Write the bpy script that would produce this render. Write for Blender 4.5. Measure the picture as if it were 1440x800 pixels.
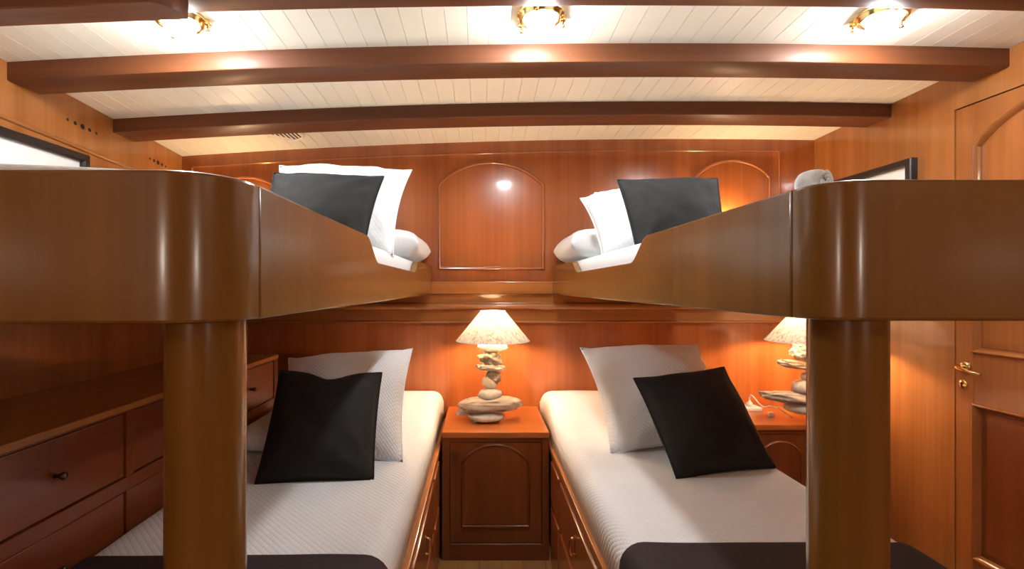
import bpy, bmesh, math, random
from mathutils import Vector, Matrix, noise, Euler

# ------------------------------------------------------------------ clear
for o in list(bpy.data.objects):
    bpy.data.objects.remove(o, do_unlink=True)
scene = bpy.context.scene
C = scene.collection
E = 1.20                       # eye height above the cabin floor; lengths below are in metres, z measured from eye level

# ------------------------------------------------------------------ camera
cam_d = bpy.data.cameras.new('camera')
cam_d.sensor_width = 36.0
cam_d.lens = 17.5              # 700 px focal length at 1440 px
cam_d.shift_x = 44 / 1440
cam_d.shift_y = 4 / 1440
cam_d.clip_start = 0.02
cam = bpy.data.objects.new('camera', cam_d)
cam.location = (0, 0, E)
cam.rotation_euler = (math.radians(90), 0, 0)
C.objects.link(cam)
scene.camera = cam

# ------------------------------------------------------------------ world / exposure
w = bpy.data.worlds.new('world')
scene.world = w
w.use_nodes = True
w.node_tree.nodes['Background'].inputs[0].default_value = (0.05, 0.045, 0.04, 1)
w.node_tree.nodes['Background'].inputs[1].default_value = 1.0
vs = scene.view_settings
vs.view_transform = 'Standard'
vs.look = 'None'
vs.exposure = 2.0
vs.gamma = 1.0
vs.use_curve_mapping = False
CEIL_EMIT = 88.0               # ceiling fittings
REAR_FILL_EMIT = 32.0               # unseen ceiling fittings added behind the camera as fill
BULB_EMIT = 220.0              # table lamp bulbs
READ_EMIT = 155.0              # bunk reading lights
FILL_GLOBE_EMIT = 18.0              # unseen fill globes added on the rear bulkhead

# ------------------------------------------------------------------ materials
def new_mat(name):
    m = bpy.data.materials.new(name)
    m.use_nodes = True
    nt = m.node_tree
    return m, nt, nt.nodes['Principled BSDF']

def wood(name, dark, light, axis='Z', rough=0.28, coat=0.5, fine=55, coat_rough=0.07, broad=5.0, bump=0.02):
    m, nt, b = new_mat(name)
    N, L = nt.nodes, nt.links
    tc = N.new('ShaderNodeTexCoord')
    mp = N.new('ShaderNodeMapping')
    s = [fine * .8] * 3; s['XYZ'.index(axis)] = 1.2
    mp.inputs['Scale'].default_value = s
    n1 = N.new('ShaderNodeTexNoise'); n1.inputs['Scale'].default_value = 1.0
    n1.inputs['Detail'].default_value = 5; n1.inputs['Roughness'].default_value = 0.6; n1.inputs['Distortion'].default_value = 0.4
    mp2 = N.new('ShaderNodeMapping')
    s2 = [broad * 1.5] * 3; s2['XYZ'.index(axis)] = 0.3
    mp2.inputs['Scale'].default_value = s2
    n2 = N.new('ShaderNodeTexNoise'); n2.inputs['Scale'].default_value = 1.6; n2.inputs['Detail'].default_value = 3
    mix = N.new('ShaderNodeMath'); mix.operation = 'MULTIPLY_ADD'
    mix.inputs[1].default_value = 0.38
    mul = N.new('ShaderNodeMath'); mul.operation = 'MULTIPLY'; mul.inputs[1].default_value = 0.62
    ramp = N.new('ShaderNodeValToRGB')
    ramp.color_ramp.elements[0].position = 0.34; ramp.color_ramp.elements[0].color = (*dark, 1)
    ramp.color_ramp.elements[1].position = 0.66; ramp.color_ramp.elements[1].color = (*light, 1)
    L.new(tc.outputs['Object'], mp.inputs[0]); L.new(mp.outputs[0], n1.inputs['Vector'])
    L.new(tc.outputs['Object'], mp2.inputs[0]); L.new(mp2.outputs[0], n2.inputs['Vector'])
    L.new(n2.outputs['Fac'], mul.inputs[0])
    L.new(n1.outputs['Fac'], mix.inputs[0]); L.new(mul.outputs[0], mix.inputs[2])
    L.new(mix.outputs[0], ramp.inputs[0]); L.new(ramp.outputs[0], b.inputs['Base Color'])
    bp = N.new('ShaderNodeBump'); bp.inputs['Strength'].default_value = bump; bp.inputs['Distance'].default_value = 0.002
    L.new(n1.outputs['Fac'], bp.inputs['Height']); L.new(bp.outputs[0], b.inputs['Normal'])
    b.inputs['Roughness'].default_value = rough
    b.inputs['Coat Weight'].default_value = coat
    b.inputs['Coat Roughness'].default_value = coat_rough
    return m

def plain(name, col, rough=0.5, metal=0.0, coat=0.0, vary=0.0, scale=20.0, bump=0.0, sheen=0.0):
    m, nt, b = new_mat(name)
    N, L = nt.nodes, nt.links
    tc = N.new('ShaderNodeTexCoord')
    n = N.new('ShaderNodeTexNoise'); n.inputs['Scale'].default_value = scale; n.inputs['Detail'].default_value = 4
    L.new(tc.outputs['Object'], n.inputs['Vector'])
    r = N.new('ShaderNodeValToRGB')
    r.color_ramp.elements[0].position = 0.3; r.color_ramp.elements[1].position = 0.7
    r.color_ramp.elements[0].color = (*[c * (1 - vary) for c in col], 1)
    r.color_ramp.elements[1].color = (*[min(1, c * (1 + vary)) for c in col], 1)
    L.new(n.outputs['Fac'], r.inputs[0]); L.new(r.outputs[0], b.inputs['Base Color'])
    if bump:
        bp = N.new('ShaderNodeBump'); bp.inputs['Strength'].default_value = bump; bp.inputs['Distance'].default_value = 0.004
        L.new(n.outputs['Fac'], bp.inputs['Height']); L.new(bp.outputs[0], b.inputs['Normal'])
    b.inputs['Roughness'].default_value = rough
    b.inputs['Metallic'].default_value = metal
    b.inputs['Coat Weight'].default_value = coat
    b.inputs['Sheen Weight'].default_value = sheen
    return m

def quilt(name, col, pitch=0.022, strength=0.55):
    m, nt, b = new_mat(name)
    N, L = nt.nodes, nt.links
    uv = N.new('ShaderNodeUVMap')
    sp = N.new('ShaderNodeSeparateXYZ'); L.new(uv.outputs[0], sp.inputs[0])
    def mth(op, a, bb=None):
        n = N.new('ShaderNodeMath'); n.operation = op
        for i, v in enumerate((a, bb)):
            if v is None: continue
            if isinstance(v, (int, float)): n.inputs[i].default_value = v
            else: L.new(v, n.inputs[i])
        return n.outputs[0]
    k = math.pi / pitch
    p = mth('ABSOLUTE', mth('SINE', mth('MULTIPLY', mth('ADD', sp.outputs[0], sp.outputs[1]), k)))
    q = mth('ABSOLUTE', mth('SINE', mth('MULTIPLY', mth('SUBTRACT', sp.outputs[0], sp.outputs[1]), k)))
    h = mth('POWER', mth('MULTIPLY', p, q), 0.5)
    nz = N.new('ShaderNodeTexNoise'); nz.inputs['Scale'].default_value = 9; nz.inputs['Detail'].default_value = 3
    L.new(uv.outputs[0], nz.inputs['Vector'])
    hh = mth('ADD', h, mth('MULTIPLY', nz.outputs['Fac'], 1.2))
    bp = N.new('ShaderNodeBump'); bp.inputs['Strength'].default_value = strength; bp.inputs['Distance'].default_value = 0.004
    L.new(hh, bp.inputs['Height']); L.new(bp.outputs[0], b.inputs['Normal'])
    b.inputs['Base Color'].default_value = (*col, 1)
    b.inputs['Roughness'].default_value = 0.85
    b.inputs['Sheen Weight'].default_value = 0.15
    return m

def emit(name, col, strength):
    m, nt, b = new_mat(name)
    b.inputs['Base Color'].default_value = (0.9, 0.9, 0.88, 1)
    b.inputs['Emission Color'].default_value = (*col, 1)
    b.inputs['Emission Strength'].default_value = strength
    return m

CH_D, CH_L = (0.295, 0.104, 0.025), (0.43, 0.163, 0.044)
M_WALL = wood('cherry_veneer_vertical', CH_D, CH_L, 'Z', 0.27, 0.55)
M_BOARD = wood('cherry_bunk_board', (0.163, 0.074, 0.010), (0.236, 0.106, 0.016), 'Z', 0.27, 0.5, coat_rough=0.16)
M_DOOR = wood('cherry_door', (0.27, 0.086, 0.021), (0.39, 0.135, 0.035), 'Z', 0.27, 0.55)
M_RAILX = wood('cherry_rail_across', CH_D, CH_L, 'X', 0.25, 0.6)
M_RAILY = wood('cherry_rail_lengthwise', CH_D, CH_L, 'Y', 0.36, 0.3)
M_TOP = wood('cherry_top', (0.46, 0.20, 0.050), (0.58, 0.27, 0.075), 'Y', 0.3, 0.4)
M_DOORV = wood('mahogany_vertical', (0.145, 0.036, 0.009), (0.22, 0.058, 0.014), 'Z', 0.28, 0.5)
M_DRAW = wood('mahogany_drawer_front', (0.21, 0.050, 0.016), (0.29, 0.075, 0.022), 'Y', 0.3, 0.45)
M_FRAME = wood('mahogany_face_frame', (0.20, 0.048, 0.014), (0.28, 0.070, 0.019), 'Y', 0.3, 0.45)
M_BEAM = wood('dark_mahogany_beam', (0.095, 0.030, 0.011), (0.175, 0.058, 0.020), 'X', 0.5, 0.12, fine=40, coat_rough=0.3)
M_RED = wood('cherry_panel_red', (0.29, 0.074, 0.017), (0.41, 0.122, 0.030), 'Z', 0.24, 0.7)
M_BEAM.node_tree.nodes['Principled BSDF'].inputs['Specular IOR Level'].default_value = 0.28
M_PLANK = plain('cream_plank_paint', (0.90, 0.86, 0.73), 0.45, coat=0.1, vary=0.02, scale=6)
M_CEIL = plain('ceiling_backing', (0.30, 0.27, 0.22), 0.8, vary=0.05)
M_FLOOR = wood('floor_board_oak', (0.33, 0.16, 0.055), (0.48, 0.25, 0.09), 'Y', 0.35, 0.4)
M_QUILT = quilt('white_quilt', (0.86, 0.875, 0.885), pitch=0.018)
M_PQUILT = quilt('white_pillow_quilt', (0.86, 0.875, 0.885), pitch=0.015, strength=0.5)
M_SHEET = quilt('white_bunk_quilt', (0.78, 0.81, 0.83), pitch=0.02, strength=0.18)
M_BLACK = plain('black_cotton', (0.006, 0.0052, 0.0052), 0.8, vary=0.15, scale=60, bump=0.05)
M_CHAR = plain('charcoal_cotton', (0.0085, 0.0095, 0.0102), 0.85, vary=0.1, scale=60, bump=0.05)
M_PLUM = plain('dark_plum_throw', (0.026, 0.015, 0.017), 0.8, vary=0.15, scale=80, bump=0.06)
M_BRASS = plain('polished_brass', (0.83, 0.62, 0.27), 0.16, 1.0, vary=0.05)
M_BRONZE = plain('dark_bronze', (0.16, 0.11, 0.08), 0.3, 1.0, vary=0.1)
M_STEEL = plain('dull_steel', (0.45, 0.42, 0.38), 0.35, 1.0, vary=0.1)
M_STONE = plain('pale_stone', (0.62, 0.57, 0.50), 0.9, vary=0.18, scale=35, bump=0.4)
M_DRIFT = wood('grey_driftwood', (0.16, 0.12, 0.085), (0.66, 0.57, 0.47), 'X', 0.9, 0.0, fine=70, broad=30, bump=0.9)
M_DRIFTW = plain('bleached_driftwood', (0.72, 0.66, 0.58), 0.9, vary=0.22, scale=30, bump=0.6)
M_FBLACK = plain('black_frame_lacquer', (0.015, 0.013, 0.012), 0.35, coat=0.3, vary=0.1)
M_MAT = plain('white_picture_mount', (0.80, 0.83, 0.83), 0.6, vary=0.02)
M_ART = plain('pale_print', (0.70, 0.76, 0.77), 0.4, vary=0.06, scale=3)
M_DARK = plain('painted_hole_shade', (0.012, 0.008, 0.006), 0.9)  # near-black colour standing in for the shade inside holes
M_WHITE = plain('white_plastic', (0.82, 0.82, 0.80), 0.35, vary=0.01)
M_TOWEL = plain('white_towelling', (0.72, 0.77, 0.77), 0.95, vary=0.06, scale=120, bump=0.5)
M_DOME = emit('lit_ceiling_dome', (0.97, 0.985, 1.0), CEIL_EMIT)
M_FILL_DOME = emit('lit_rear_fill_dome', (1.0, 0.96, 0.88), REAR_FILL_EMIT)
M_BULB = emit('lit_warm_bulb', (1.0, 0.70, 0.44), BULB_EMIT)

def shade_mat():
    m = bpy.data.materials.new('parchment_shade'); m.use_nodes = True
    nt = m.node_tree; N, L = nt.nodes, nt.links
    N.remove(N['Principled BSDF'])
    out = N['Material Output']
    tc = N.new('ShaderNodeTexCoord')
    mp = N.new('ShaderNodeMapping'); mp.inputs['Scale'].default_value = (1, 1, 0.45)
    n = N.new('ShaderNodeTexNoise'); n.inputs['Scale'].default_value = 75; n.inputs['Detail'].default_value = 6; n.inputs['Roughness'].default_value = 0.7
    r = N.new('ShaderNodeValToRGB')
    r.color_ramp.elements[0].position = 0.36; r.color_ramp.elements[0].color = (0.46, 0.39, 0.30, 1)
    r.color_ramp.elements[1].position = 0.56; r.color_ramp.elements[1].color = (0.82, 0.76, 0.66, 1)
    d = N.new('ShaderNodeBsdfDiffuse'); t = N.new('ShaderNodeBsdfTranslucent')
    mx = N.new('ShaderNodeMixShader'); mx.inputs[0].default_value = 0.07
    L.new(tc.outputs['Object'], mp.inputs[0]); L.new(mp.outputs[0], n.inputs['Vector']); L.new(n.outputs['Fac'], r.inputs[0])
    L.new(r.outputs[0], d.inputs[0]); L.new(r.outputs[0], t.inputs[0])
    L.new(d.outputs[0], mx.inputs[1]); L.new(t.outputs[0], mx.inputs[2]); L.new(mx.outputs[0], out.inputs[0])
    return m
M_SHADE = shade_mat()

# ------------------------------------------------------------------ object helpers
ORIG = {}
def tag(o, label=None, cat=None, group=None, kind=None):
    if label: o['label'] = label
    if cat: o['category'] = cat
    if group: o['group'] = group
    if kind: o['kind'] = kind
    return o

def thing(name, label, cat, loc, group=None):
    o = bpy.data.objects.new(name, None); C.objects.link(o)
    o.empty_display_size = 0.1
    o.location = (loc[0], loc[1], loc[2] + E)
    ORIG[o.name] = Vector(loc)
    return tag(o, label, cat, group)

def root_origin(p):
    while p is not None:
        if p.name in ORIG: return ORIG[p.name]
        p = p.parent
    return None

def obj(name, bm, mat, parent=None, smooth=False, base=None):
    """link one bmesh as one mesh object; vertices come in scene coordinates (z from eye level)"""
    bmesh.ops.recalc_face_normals(bm, faces=bm.faces[:])
    ro = root_origin(parent)
    if ro is None:
        if base is None:
            xs = [v.co for v in bm.verts]
            base = Vector(((min(v.x for v in xs) + max(v.x for v in xs)) / 2, (min(v.y for v in xs) + max(v.y for v in xs)) / 2, min(v.z for v in xs)))
        ro = Vector(base)
    bmesh.ops.translate(bm, verts=bm.verts[:], vec=-ro)
    me = bpy.data.meshes.new(name)
    bm.to_mesh(me); bm.free()
    if smooth:
        for p in me.polygons: p.use_smooth = True
        if smooth in ('auto', 'flat'):
            me.set_sharp_from_angle(angle=math.radians(38 if smooth == 'auto' else 20))
    me.materials.append(mat)
    o = bpy.data.objects.new(name, me); C.objects.link(o)
    if parent is not None and root_origin(parent) is not None:
        o.parent = parent
    else:
        o.location = (ro.x, ro.y, ro.z + E)
        ORIG[o.name] = ro.copy()
    return o

def struct(name, bm, mat, smooth=False):
    return tag(obj(name, bm, mat, None, smooth), kind='structure')

def soften(bm, off=0.002, seg=2, ang=35):
    es = [e for e in bm.edges if len(e.link_faces) == 2 and e.calc_face_angle(0) > math.radians(ang)]
    if es: bmesh.ops.bevel(bm, geom=es, offset=off, segments=seg, affect='EDGES', profile=0.5, clamp_overlap=True)
    return bm

def box(x0, x1, y0, y1, z0, z1, bev=0.0, seg=2, bm=None):
    own = bm is None
    if own: bm = bmesh.new()
    vs_ = [bm.verts.new((x, y, z)) for x in (x0, x1) for y in (y0, y1) for z in (z0, z1)]
    for f in ((0, 1, 3, 2), (4, 6, 7, 5), (0, 4, 5, 1), (2, 3, 7, 6), (0, 2, 6, 4), (1, 5, 7, 3)):
        bm.faces.new([vs_[i] for i in f])
    if own:
        bmesh.ops.recalc_face_normals(bm, faces=bm.faces[:])
        if bev: soften(bm, bev, seg)
    return bm

def pmap(origin, U, V, Nn):
    origin, U, V, Nn = map(Vector, (origin, U, V, Nn))
    return lambda u, v, d: origin + U * u + V * v + Nn * d

def prism(pts, mp, d0, d1, bev=0.0, seg=2, bm=None):
    own = bm is None
    if own: bm = bmesh.new()
    a = [bm.verts.new(mp(u, v, d0)) for u, v in pts]
    b = [bm.verts.new(mp(u, v, d1)) for u, v in pts]
    n = len(pts)
    fa = bm.faces.new(a[::-1]); fb = bm.faces.new(b)
    for i in range(n):
        bm.faces.new((a[i], a[(i + 1) % n], b[(i + 1) % n], b[i]))
    bmesh.ops.recalc_face_normals(bm, faces=bm.faces[:])
    if own and bev: soften(bm, bev, seg)
    return bm

def normals2d(pts, closed):
    n = len(pts); out = []
    for i in range(n):
        if closed: p0, p1, p2 = pts[i - 1], pts[i], pts[(i + 1) % n]
        else: p0, p1, p2 = pts[max(i - 1, 0)], pts[i], pts[min(i + 1, n - 1)]
        def nn(a, b):
            dx, dy = b[0] - a[0], b[1] - a[1]; l = math.hypot(dx, dy)
            return None if l < 1e-9 else (-dy / l, dx / l)
        n1, n2 = nn(p0, p1), nn(p1, p2)
        if n1 is None: n1 = n2
        if n2 is None: n2 = n1
        mx, my = n1[0] + n2[0], n1[1] + n2[1]; l = math.hypot(mx, my)
        mx, my = mx / l, my / l
        c = max(0.4, mx * n1[0] + my * n1[1])
        out.append((mx / c, my / c))
    return out

def sweep(pts, closed, mp, prof, bm=None):
    """run a profile of (sideways offset, height) along a 2-D path laid in a plane"""
    if bm is None: bm = bmesh.new()
    nn = normals2d(pts, closed)
    rings = [[bm.verts.new(mp(p[0] + m[0] * o, p[1] + m[1] * o, h)) for o, h in prof] for p, m in zip(pts, nn)]
    n = len(pts)
    for i in range(n if closed else n - 1):
        a, b = rings[i], rings[(i + 1) % n]
        for j in range(len(prof) - 1):
            bm.faces.new((a[j], a[j + 1], b[j + 1], b[j]))
    if not closed:
        for r in (rings[0], rings[-1]):
            if len(r) > 2: bm.faces.new(r)
    return bm

def half_round(w_, h_, n=6):
    return [(-w_ / 2 * math.cos(math.pi * i / n), h_ * math.sin(math.pi * i / n)) for i in range(n + 1)]

def arc_top(u0, u1, vs_, apex, n=14):
    """points of a segmental arch from (u1, vs_) over the apex to (u0, vs_)"""
    c = (u1 - u0) / 2; s = apex - vs_; R = (c * c + s * s) / (2 * s); cx = (u0 + u1) / 2; cy = apex - R
    a1 = math.atan2(vs_ - cy, u1 - cx); a0 = math.atan2(vs_ - cy, u0 - cx)
    return [(cx + R * math.cos(a1 + (a0 - a1) * i / n), cy + R * math.sin(a1 + (a0 - a1) * i / n)) for i in range(n + 1)]

def arch(u0, u1, vb, vs_, apex, n=14):
    return [(u0, vb), (u1, vb)] + arc_top(u0, u1, vs_, apex, n)

def raised(pts, mp, h, slope):
    bm = bmesh.new()
    nn = normals2d(pts, True)
    rings = []
    for o, hh in ((0, 0), (0, h * 0.3), (slope, h), ):
        rings.append([bm.verts.new(mp(p[0] + m[0] * o, p[1] + m[1] * o, hh)) for p, m in zip(pts, nn)])
    n = len(pts)
    for a, b in zip(rings, rings[1:]):
        for i in range(n): bm.faces.new((a[i], a[(i + 1) % n], b[(i + 1) % n], b[i]))
    bm.faces.new(rings[-1]); bm.faces.new(rings[0][::-1])
    return bm

def lathe(prof, origin=(0, 0, 0), axis='Z', n=24, bm=None):
    """prof: (radius, along-axis)"""
    if bm is None: bm = bmesh.new()
    o = Vector(origin); rings = []
    for r, h in prof:
        ring = []
        for i in range(n):
            a = 2 * math.pi * i / n; c, s = r * math.cos(a), r * math.sin(a)
            v = {'Z': (c, s, h), 'X': (h, c, s), 'Y': (c, h, s)}[axis]
            ring.append(bm.verts.new(o + Vector(v)))
        rings.append(ring)
    for a, b in zip(rings, rings[1:]):
        for i in range(n): bm.faces.new((a[i], a[(i + 1) % n], b[(i + 1) % n], b[i]))
    if prof[0][0] > 1e-6: bm.faces.new(rings[0][::-1])
    if prof[-1][0] > 1e-6: bm.faces.new(rings[-1])
    bmesh.ops.remove_doubles(bm, verts=bm.verts[:], dist=1e-6)
    return bm

def tube(points, r, n=8, bm=None, taper=None):
    if bm is None: bm = bmesh.new()
    P = [Vector(p) for p in points]; rings = []
    for i, p in enumerate(P):
        t = (P[min(i + 1, len(P) - 1)] - P[max(i - 1, 0)]).normalized()
        ref = Vector((0, 0, 1)) if abs(t.z) < 0.9 else Vector((1, 0, 0))
        a = t.cross(ref).normalized(); b = t.cross(a).normalized()
        rr = r if taper is None else taper[i]
        rings.append([bm.verts.new(p + (a * math.cos(2 * math.pi * k / n) + b * math.sin(2 * math.pi * k / n)) * rr) for k in range(n)])
    for a, b in zip(rings, rings[1:]):
        for k in range(n): bm.faces.new((a[k], a[(k + 1) % n], b[(k + 1) % n], b[k]))
    bm.faces.new(rings[0]); bm.faces.new(rings[-1])
    return bm

def copy_tree(o, parent=None):
    c = o.copy(); C.objects.link(c); c.parent = parent
    for ch in list(o.children): copy_tree(ch, c)
    return c

# ------------------------------------------------------------------ cabin dimensions
XL, XR, YB, YREAR = -1.596, 1.782, 2.66, -1.60
XLL = -1.24                                   # lower hull lining on the left
XM, XH = (XL + XR) / 2, (XR - XL) / 2
FL = -E
def zc(x, y):                                 # cambered deckhead
    u = (x - XM) / XH; t = YB - y
    return 0.780 + 0.0395 * min(t, 2.2) - 0.037 * u * u + (0.0430 - 0.0205 * min(t, 2.0)) * u

# ------------------------------------------------------------------ floor
fl = struct('floor', box(XL - .05, XR + .05, YREAR - .05, YB + .05, FL - .05, FL - .012), M_CEIL)
rnd = random.Random(3)
x = XLL
fp = None
while x < XR - 0.001:
    x1 = min(x + 0.095, XR)
    obj('plank', box(x + .0008, x1 - .0008, YREAR, YB, FL - .012, FL, .001, 1), M_FLOOR, fl)
    x = x1

# ------------------------------------------------------------------ ceiling with planks
bm = bmesh.new()
n = 24; rows = []
for y in (YREAR - .05, YB - 2.2, YB - 2.0, YB + .05):
    rows.append([[bm.verts.new((XL - .05 + (XH * 2 + .1) * i / n, y, zc(XL - .05 + (XH * 2 + .1) * i / n, y) + d)) for i in range(n + 1)] for d in (0.012, 0.06)])
for a, b in zip(rows, rows[1:]):
    for k in (0, 1):
        for i in range(n): bm.faces.new((a[k][i], a[k][i + 1], b[k][i + 1], b[k][i]))
for r in (rows[0], rows[-1]):
    for i in range(n): bm.faces.new((r[0][i], r[0][i + 1], r[1][i + 1], r[1][i]))
for i in (0, n):
    for a, b in zip(rows, rows[1:]): bm.faces.new((a[0][i], b[0][i], b[1][i], a[1][i]))
ceil = struct('ceiling', bm, M_CEIL)
NP = 50; pw = (XR - XL) / NP
for i in range(NP):
    a, b = XL + i * pw, XL + (i + 1) * pw
    bm = bmesh.new(); sec = []
    for y in (YREAR, YB - 2.2, YB - 2.0, YB):
        g = .0003
        prof = [(a + g, .014), (a + g, .0016), (a + g + .0014, 0), (b - g - .0014, 0), (b - g, .0016), (b - g, .014)]
        sec.append([bm.verts.new((px, y, zc(px, y) + d)) for px, d in prof])
    for s, t in zip(sec, sec[1:]):
        for k in range(6): bm.faces.new((s[k], s[(k + 1) % 6], t[(k + 1) % 6], t[k]))
    bm.faces.new(sec[0]); bm.faces.new(sec[-1])
    obj('plank', bm, M_PLANK, ceil)

# ------------------------------------------------------------------ walls
wb = struct('wall_back', box(XL - .1, XR + .1, YB, YB + .06, FL - .05, 1.0), M_RED)
BW = pmap((0, YB, 0), (1, 0, 0), (0, 0, 1), (0, -1, 0))
# curved frame bead under the deckhead
pts = [(1.596, -.178), (1.596, zc(1.596, YB) - .062)]
pts += [(1.596 - (1.596 + 1.545) * i / 30, zc(1.596 - (1.596 + 1.545) * i / 30, YB) - .062) for i in range(1, 31)]
pts += [(-1.545, -.178)]
obj('frame_bead', sweep(pts, False, BW, half_round(.011, .006)), M_RED, wb, 'auto')
# arched panels
def wall_arch(u0, u1, vb, vs_, apex):
    p = obj('arched_panel', raised(arch(u0, u1, vb, vs_, apex, 22), BW, .009, .012), M_RED, wb)
    obj('moulding', sweep(arch(u0, u1, vb, vs_, apex, 22), True, BW, half_round(.017, .013)), M_RED, p, 'auto')
wall_arch(-.220, .334, .100, .545, .664)
wall_arch(1.145, 1.540, .100, .585, .673)
wall_arch(-1.455, -1.050, .100, .500, .585)
# sill strip, cove, torus moulding and dado band
obj('sill_rail', box(XL, XR, YB - .036, YB, -.034, .030, .0025), M_RAILX, wb, 'flat')
prof = [(YB, -.034), (YB - .012, -.036), (YB - .008, -.060), (YB - .010, -.080), (YB - .030, -.086)]
prof += [(YB - .030 - .016 * math.sin(math.pi * k / 8), -.102 + .016 * math.cos(math.pi * k / 8)) for k in range(0, 9)]
prof += [(YB - .016, -.122), (YB - .016, -.176)]
prof += [(YB - .016 - .007 * math.sin(math.pi * k / 6), -.183 + .007 * math.cos(math.pi * k / 6)) for k in range(0, 7)]
prof += [(YB, -.192)]
prism(prof, pmap((0, 0, 0), (0, 1, 0), (0, 0, 1), (1, 0, 0)), XL, XR, bm=(bm := bmesh.new()))
obj('dado_moulding', bm, M_RAILX, wb, 'auto')

# left wall: upper side, shelf ledge, lower lining
wl = struct('wall_left', box(XL - .06, XL, YREAR - .05, YB, -.05, 1.05), M_WALL)
obj('lower_lining', box(XLL - .04, XLL, YREAR, YB, FL, -.02), M_WALL, wl)
obj('side_ledge', box(XL, XLL + .001, YREAR, YB, -.02, 0.0, .002), M_TOP, wl)
LWm = pmap((XL, 0, 0), (0, 1, 0), (0, 0, 1), (1, 0, 0))
def zl(y): return .541 + .048 * (2.24 - y)
obj('wall_bead', sweep([(YREAR, zl(YREAR) * .5 + .35), (0.6, zl(0.6)), (YB, zl(YB))], False, LWm, half_round(.016, .010)), M_RAILY, wl, 'auto')
for (yc, zc0, sp) in ((1.995, .644, .036), (2.462, .6165, .030)):
    for k, r in enumerate((.0055, .0075, .0105, .0075, .0055)):
        yy = yc + (k - 2) * sp
        obj('vent_hole', lathe([(r, XL - .02), (r, XL + .0008), (0, XL + .0008)], (0, yy, zc0 - (k - 2) * .0022), 'X', 14), M_DARK, wl)  # closed dark discs, the shade of a hole put into their colour

# right wall with a door opening
D0, D1, DZ = 1.20, 1.872, .667
bm = bmesh.new()
box(XR, XR + .06, D1, YB, FL, 1.0, bm=bm)
wr = struct('wall_right', bm, M_WALL)
obj('wall_panel', box(XR, XR + .06, YREAR - .05, D0, FL, 1.05), M_WALL, wr)
obj('wall_panel', box(XR, XR + .06, D0, D1, DZ, 1.0), M_WALL, wr)
struct('wall_rear', box(XL - .1, XR + .1, YREAR - .06, YREAR, FL - .05, 1.05), M_WALL)

# door
DM = pmap((XR, 0, 0), (0, 1, 0), (0, 0, 1), (-1, 0, 0))
g = .005
door = struct('door_1', box(XR + .012, XR + .05, D0 + g, D1 - g, FL + .01, DZ - g), M_DOOR)
P0, P1 = 1.272, 1.800
for a, b in ((D0 + g, P0), (P1, D1 - g)):
    obj('stile', box(XR, XR + .012, a, b, FL + .01, DZ - g, .0015), M_DOOR, door)
obj('bottom_rail', box(XR, XR + .012, P0, P1, FL + .01, -.98, .0015), M_DOOR, door)
obj('lock_rail', box(XR, XR + .012, P0, P1, -.420, -.236, .0015), M_DOOR, door)
arc = arc_top(P0, P1, .512, .625, 24)
obj('top_rail', prism([(P0, DZ - g), (P0, .512)] + arc[::-1][1:-1] + [(P1, .512), (P1, DZ - g)], DM, -.012, 0, .0015), M_DOOR, door)
up = obj('arched_panel', raised(arch(P0 + .022, P1 - .022, -.214, .505, .603, 24), pmap((XR + .012, 0, 0), (0, 1, 0), (0, 0, 1), (-1, 0, 0)), .006, .02), M_DOOR, door)
obj('moulding', sweep(arch(P0 + .004, P1 - .004, -.232, .509, .621, 24), True, DM, [(-.006, 0), (-.005, .007), (0, .010), (.006, .006), (.010, -.003), (.014, -.011)]), M_DOOR, up, 'auto')
lo = obj('lower_panel', raised([(P0 + .022, -.958), (P1 - .022, -.958), (P1 - .022, -.442), (P0 + .022, -.442)], pmap((XR + .012, 0, 0), (0, 1, 0), (0, 0, 1), (-1, 0, 0)), .006, .02), M_DOORV, door)
obj('moulding', sweep([(P0 + .004, -.976), (P1 - .004, -.976), (P1 - .004, -.424), (P0 + .004, -.424)], True, DM, [(-.006, 0), (-.005, .007), (0, .010), (.006, .006), (.010, -.003), (.014, -.011)]), M_DOOR, lo, 'auto')
hy, hz = 1.828, -.292
hd = obj('door_handle', lathe([(0, -.012), (.016, -.011), (.021, -.006), (.022, 0)], (XR, hy, hz), 'X', 24), M_BRASS, door, True)
tag(hd, 'polished brass lever handle')
obj('lever', tube([(XR, hy, hz), (XR - .030, hy, hz), (XR - .042, hy - .006, hz), (XR - .046, hy - .02, hz - .001), (XR - .047, hy - .055, hz - .007), (XR - .046, hy - .098, hz - .013)], .007, 10,
    taper=[.010, .009, .0085, .008, .0065, .0055]), M_BRASS, hd, True)
kp = obj('keyhole_plate', lathe([(0, -.006), (.013, -.0055), (.017, -.003), (.018, 0)], (XR, 1.838, hz - .066), 'X', 24), M_BRASS, door, True)
bm = lathe([(0, -.0075), (.004, -.0075), (.004, -.004)], (XR, 1.838, hz - .063), 'X', 12)
box(XR - .0075, XR - .004, 1.8365, 1.8395, hz - .076, hz - .064, bm=bm)
obj('keyhole', bm, M_DARK, kp)  # raised dark shape in place of the shade in a keyhole

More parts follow.
